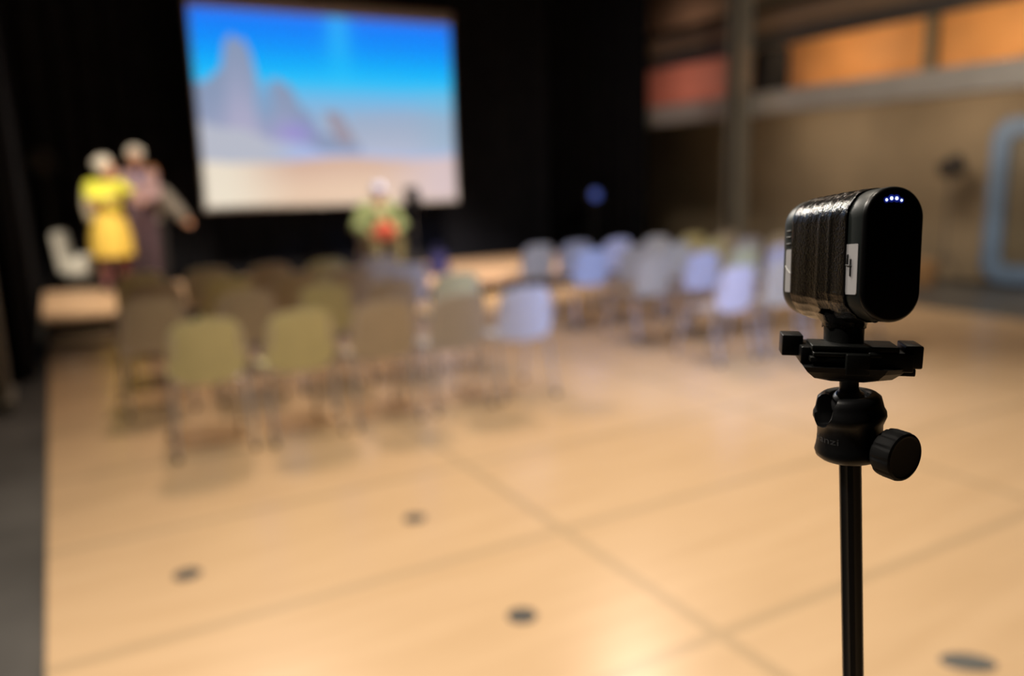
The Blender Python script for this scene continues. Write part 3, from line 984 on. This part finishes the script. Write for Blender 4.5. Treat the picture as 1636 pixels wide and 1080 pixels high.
# locking knob: axis points to the right and towards the viewer
ka = (HM.to_3x3() @ Vector((.72, -.66, -.03))).normalized()
kc = Vector(HM @ Vector(hp(55, -67, -.014)))
kq = ka.to_track_quat('Z', 'Y').to_matrix().to_4x4(); kq.translation = kc
b = MB(); b.lathe([(17, -34), (17, -4), (20, -3)], 28, kq @ Matrix.Diagonal((PX, PX, PX, 1))); b.build('knob_shaft', M_black_sat, tri)
b = MB()
b.lathe([(22, -9), (33, -7), (37.5, -2), (38.5, 4), (38.5, 25), (37, 29), (33.5, 31), (32.5, 30), (29, 29.5), (.5, 29.5)], 96, kq @ Matrix.Diagonal((PX, PX, PX, 1)), True,
        lambda a, z: 1 - (.045 if (a * 12 / (2 * math.pi)) % 1 < .22 and -3 < z < 27 else 0))
b.build('knob', M_rubber, tri)

# lettering on the housing, bent round it
cu = bpy.data.curves.new('lettering', 'FONT'); cu.body = 'ulanzi'; cu.size = 1; cu.resolution_u = 3; cu.extrude = .02
to = bpy.data.objects.new('tmp', cu); COL.objects.link(to)
dg = bpy.context.evaluated_depsgraph_get(); tm = bpy.data.meshes.new_from_object(to.evaluated_get(dg)); bpy.data.objects.remove(to)
bm = bmesh.new(); bm.from_mesh(tm)
bmesh.ops.subdivide_edges(bm, edges=[e for e in bm.edges if e.calc_length() > .12], cuts=2)
xs = [v.co.x for v in bm.verts]; x0, x1 = min(xs), max(xs)
for v in bm.verts:
    s_ = (v.co.x - x0) / (x1 - x0)
    a = R(270 - 82 + 63 * s_)
    z = (-55 + v.co.y * 15)
    r = 0
    for q in range(len(prof) - 1):
        if prof[q][1] <= z / .85 <= prof[q + 1][1]:
            tq = (z / .85 - prof[q][1]) / (prof[q + 1][1] - prof[q][1]); r = prof[q][0] + (prof[q + 1][0] - prof[q][0]) * tq
    r = r * .97 + .35 + v.co.z * 8
    # + v.co.z * 8 + max(0, (-66 - z) * .14)
    v.co = HM @ Vector((r * math.cos(a) * PX, r * math.sin(a) * PX, z * PX))
bm.to_mesh(tm); bm.free(); tm.materials.append(M_letter)
lo = bpy.data.objects.new('lettering', tm); COL.objects.link(lo); lo.parent = hb

# ------------------------------------------------------------------ clamp (quick release), seen over its near corner
ax_c = (CAMROT @ Vector((.955, -.03, .20))).normalized()             # long direction, right end nearer
up_c = (CAMROT @ Vector((-.02, .985, .17)))
up_c = (up_c - ax_c * up_c.dot(ax_c)).normalized()
aw_c = up_c.cross(ax_c)
CL = Matrix((ax_c, aw_c, up_c)).transposed().to_4x4(); CL.translation = px(1358, 572, D)
CM_ = INV @ CL @ Matrix.Diagonal((PX, PX, PX, 1))                     # units: picture pixels at the head
b = MB()
# dished base under the jaws
b.loft([[(x, y, z) for x, y in ((-sx, -sy_), (sx * .6, -sy_ * 1.1), (sx, -sy_ * .8), (sx, sy_), (-sx, sy_))] for sx, sy_, z in ((30, 22, -34), (58, 36, -27), (70, 44, -16), (76, 46, -8))], CM_, smooth=False)
b.build('clamp_base', M_black_sat, tri)
b = MB(); b.box((-66, 14, 6), (24, 74, 28), CM_, bev=2.5); b.box((-88, 24, 17), (32, 44, 34), CM_, bev=2); b.build('clamp_jaw', M_black_sat, tri)
b = MB(); b.box((52, -6, 2), (66, 66, 30), CM_, bev=2.5); b.box((86, -6, 10), (26, 56, 36), CM_, bev=3); b.box((66, -10, -14), (48, 46, 12), CM_, bev=2); b.build('clamp_jaw', M_black_sat, tri)
b = MB(); b.box((-12, -14, 3), (108, 50, 8), CM_, bev=1.5); b.box((-12, -12, 12), (100, 60, 6), CM_, bev=1.5); b.box((-12, -10, -8), (96, 46, 10), CM_, bev=1.5); b.box((0, -6, 21), (128, 62, 9), CM_, bev=2); b.build('quick_release_plate', M_black_pl, tri)
b = MB(); b.box((3, -40, -2), (36, 18, 34), CM_, bev=2.5); b.build('release_lever', M_black_pl, tri)

# ------------------------------------------------------------------ the taped device
dF, dB = .500, .607
cF, cB = px(1427.5, 407, dF), px(1287, 413, dB)
ay = (cB - cF); LEN = ay.length; ay.normalize()                      # away from the viewer along the body
uz = CAMROT @ Vector((0, 1, 0)); uz = (uz - ay * uz.dot(ay)).normalized()
xx = ay.cross(uz)
DM = Matrix((xx, ay, uz)).transposed().to_4x4(); DM.translation = cF
dev = empty('camera_device', 'black rounded device wrapped in shiny tape with four glowing dots on the tripod', 'electronic device', tuple(cF))
DL = Matrix.Translation(-cF) @ DM
HW, HH = .0200, .0424                                                # half width, half height


def stad(w_, h_, n=14):
    """stadium outline, radius = half width, listed from the right side round"""
    pts = []
    r = w_ * .97; kx = w_ - r
    for cx, cz, a0 in ((kx, h_ - r, 0), (-kx, h_ - r, 90), (-kx, -h_ + r, 180), (kx, -h_ + r, 270)):
        for i in range(n + 1):
            a = R(a0 + 90 * i / n); pts.append((cx + r * math.cos(a), cz + r * math.sin(a)))
    return pts


def shell(secs):
    """secs: (y, inset)"""
    return [[(p[0], y, p[1]) for p in stad(HW - i_, HH - i_)] for y, i_ in secs]


b = MB(); b.loft(shell([(.0, .0022), (.0003, .0012), (.0012, .0003), (.0024, 0), (.0035, .0)]), DL)
b.build('front_face', M_black_gl, dev)
b = MB(); b.loft(shell([(.0035, .0007), (.0042, .0004), (.0048, .0), (.0185, .0), (.0192, .0006), (LEN * .35, .0008), (LEN * .8, .0008), (LEN * .81, .0), (LEN * .93, .0), (LEN * .975, .0012), (LEN * .995, .0035), (LEN, .007)]), DL)
sh = b.build('shell', M_shell, dev)
# rear vents on the side that faces the room
b = MB()
for z, L_ in ((.0195, .006), (.0150, .006), (.0100, .006)):
    b.tube([(-HW - .0002, LEN * .86, z), (-HW - .0002, LEN * .86 + L_, z)], .0006, 8, DL, sphere=True)
b.build('vent', M_ink, sh)

# tape wrap: irregular, wrinkled band
rnd = random.Random(11)
NT, NK = 44, 120
base = stad(HW + .0004, HH + .0004, 29)
nb = len(base)
y0t, y1t = .0190, LEN * .835
vs, fs = [], []
for j in range(NT + 1):
    t = j / NT
    for k_, p in enumerate(base):
        ang = k_ / nb * 2 * math.pi
        e0 = y0t + .0007 * math.sin(ang * 9 + 1) + .0004 * math.sin(ang * 23)
        y = e0 + (y1t - e0) * t
        bottom = sm(-.010, -.040, p[1]); topw = sm(.020, .040, p[1])
        wr = .00020 * math.sin(y * 260 + 2.6 * math.sin(ang * 3) + 30 * y * y / .01) * (.15 + topw) + .00016 * math.sin(y * 640 + p[0] * 300) * topw
        wr += .0005 * max(0, math.sin(ang * 21 + y * 90)) * bottom + .0004 * math.sin(y * 240 + p[1] * 160) * (.2 + bottom)
        # folds in the side face running up and down
        wr += .0006 * math.exp(-((y - .038 - .10 * abs(p[1] - .02) * .25) / .0012) ** 2) * (1 if p[0] < 0 else 0)
        wr += .00045 * math.exp(-((y - .052 + .12 * (p[1] - .01) * .3) / .0014) ** 2) * (1 if p[0] < 0 else 0)
        # gathered towards the mount at the underside
        g = .0016 * sm(-.034, -.0422, p[1]) * math.exp(-((t - .5) / .33) ** 2)
        q = Vector((p[0], 0, p[1])); nrm = Vector((p[0], 0, p[1] - max(-HH + HW, min(HH - HW, p[1])))).normalized()
        q += nrm * (wr + .0004 + g); q.y = y
        vs.append(q)
for j in range(NT):
    for k_ in range(nb):
        fs.append((j * nb + k_, j * nb + (k_ + 1) % nb, (j + 1) * nb + (k_ + 1) % nb, (j + 1) * nb + k_))
b = MB(); b.add(vs, fs, True, DL)


def tape_mat():
    m = bpy.data.materials.new('shiny_cloth_tape'); m.use_nodes = True
    nt = m.node_tree; bs = nt.nodes['Principled BSDF']
    bs.inputs['Base Color'].default_value = (.006, .005, .004, 1); bs.inputs['Roughness'].default_value = .2; bs.inputs['Specular IOR Level'].default_value = .28
    tc = nt.nodes.new('ShaderNodeTexCoord'); mp = nt.nodes.new('ShaderNodeMapping')
    q = DL.to_euler()
    vr = nt.nodes.new('ShaderNodeVectorRotate'); vr.rotation_type = 'EULER_XYZ'; vr.invert = True; vr.inputs['Rotation'].default_value = q
    nt.links.new(tc.outputs['Object'], vr.inputs['Vector'])
    wv = []
    for ax in ('Y', 'Z'):
        w_ = nt.nodes.new('ShaderNodeTexWave'); w_.bands_direction = ax; w_.inputs['Scale'].default_value = 330; w_.inputs['Distortion'].default_value = .4
        nt.links.new(vr.outputs[0], w_.inputs['Vector']); wv.append(w_)
    ad = nt.nodes.new('ShaderNodeMath'); ad.operation = 'ADD'; nt.links.new(wv[0].outputs['Fac'], ad.inputs[0]); nt.links.new(wv[1].outputs['Fac'], ad.inputs[1])
    n1 = nt.nodes.new('ShaderNodeTexNoise'); n1.inputs['Scale'].default_value = 520; nt.links.new(tc.outputs['Object'], n1.inputs['Vector'])
    b1 = nt.nodes.new('ShaderNodeBump'); b1.inputs['Strength'].default_value = .14; b1.inputs['Distance'].default_value = .0003; nt.links.new(ad.outputs[0], b1.inputs['Height'])
    b2 = nt.nodes.new('ShaderNodeBump'); b2.inputs['Strength'].default_value = .42; b2.inputs['Distance'].default_value = .0008; nt.links.new(n1.outputs['Fac'], b2.inputs['Height'])
    nt.links.new(b1.outputs[0], b2.inputs['Normal']); nt.links.new(b2.outputs[0], bs.inputs['Normal'])
    return m


M_tape = tape_mat()
tp_ = b.build('tape', M_tape, dev)
sol = tp_.modifiers.new('thick', 'SOLIDIFY'); sol.thickness = .0003; sol.offset = 1
# mount neck under the body, with tape pulled round it
NB = DL @ Vector((0, LEN * .48, -HH))
b = MB()
NM = DL @ Matrix.Translation((0, LEN * .48, -HH))
b.loft([[(r_ * .92 * math.cos(a), r_ * math.sin(a), z) for a in [2 * math.pi * q / 32 for q in range(32)]] for r_, z in ((.0165, .004), (.0150, 0), (.0140, -.003), (.0138, -.018))], NM)
b.build('mount_foot', M_black_pl, dev)
b = MB()
lo_ = []
for z, r_ in ((.003, .0200), (-.0005, .0172), (-.003, .0155), (-.006, .0150)):
    lo_.append([((r_ + .0006 * math.sin(q * 5.1 + z * 900)) * .92 * math.cos(2 * math.pi * q / 48), (r_ + .0006 * math.sin(q * 3.3)) * math.sin(2 * math.pi * q / 48), z + .0007 * math.sin(q * .9)) for q in range(48)])
b.loft(lo_, NM, cap=False); b.build('tape_gather', M_tape, dev)

# labels on the side face (both ends of one strip show beside the tape)


def label_patch(y0, y1, z0, z1, rad, off=.0005):
    mb = MB(); pts = []
    for cy_, cz_, a0 in ((y1 - rad, z1 - rad, 0), (y0 + rad, z1 - rad, 90), (y0 + rad, z0 + rad, 180), (y1 - rad, z0 + rad, 270)):
        for i in range(6):
            a = R(a0 + 18 * i); pts.append((cy_ + rad * math.cos(a), cz_ + rad * math.sin(a)))
    mb.loft([[(-HW - o_, p[0], p[1]) for p in pts] for o_ in (-.0001, off)], DL, smooth=False)
    return mb


l1 = label_patch(.0058, .0212, -.0252, .0068, .0018); lab = l1.build('label', M_white_lab, dev)
l2 = label_patch(LEN * .835, LEN * .915, -.0252, .0060, .0014); lab2 = l2.build('label', M_white_lab, dev)
# handwritten 4 (lying as in the photo) on the near label
b = MB()
Z = -HW - .0008
for s_ in ([(Z, .0166, .0000), (Z, .0168, -.0066)], [(Z, .0176, -.0064), (Z, .0126, -.0070)], [(Z, .0131, -.0030), (Z, .0130, -.0132)]):
    b.tube(s_, .0006, 8, DL, sphere=True)
b.build('handwritten_mark', M_ink, lab)
b = MB(); b.tube([(Z, LEN * .915, -.0060), (Z, LEN * .885, -.0085), (Z, LEN * .85, -.0110), (Z, LEN * .838, -.0112)], .00028, 8, DL, sphere=True)
b.build('pen_stroke', mat('white_scratch', (.8, .8, .78), .4), lab2)
# four lights
for i, (u, v, r_) in enumerate(((1411, 320, .0010), (1419.5, 317.5, .0013), (1428.5, 317.5, .0013), (1437, 320.5, .0009))):
    q = DL.inverted() @ (px(u, v, dF) - cF)
    b = MB(); b.lathe([(r_ * 1.8, .0001), (r_ * 1.7, -.00005), (.00001, -.00006)], 20, DL @ Matrix.Translation((q.x, -.0001, q.z)) @ Matrix.Rotation(R(90), 4, 'X') @ Matrix.Diagonal((1, 1, -1, 1)), False)
    rim = b.build('indicator_light', M_led2, dev)
    b = MB(); b.ball((q.x, -.0001, q.z), r_ * .75, DL, 14, (1, .4, 1)); b.build('light_core', M_led, rim)
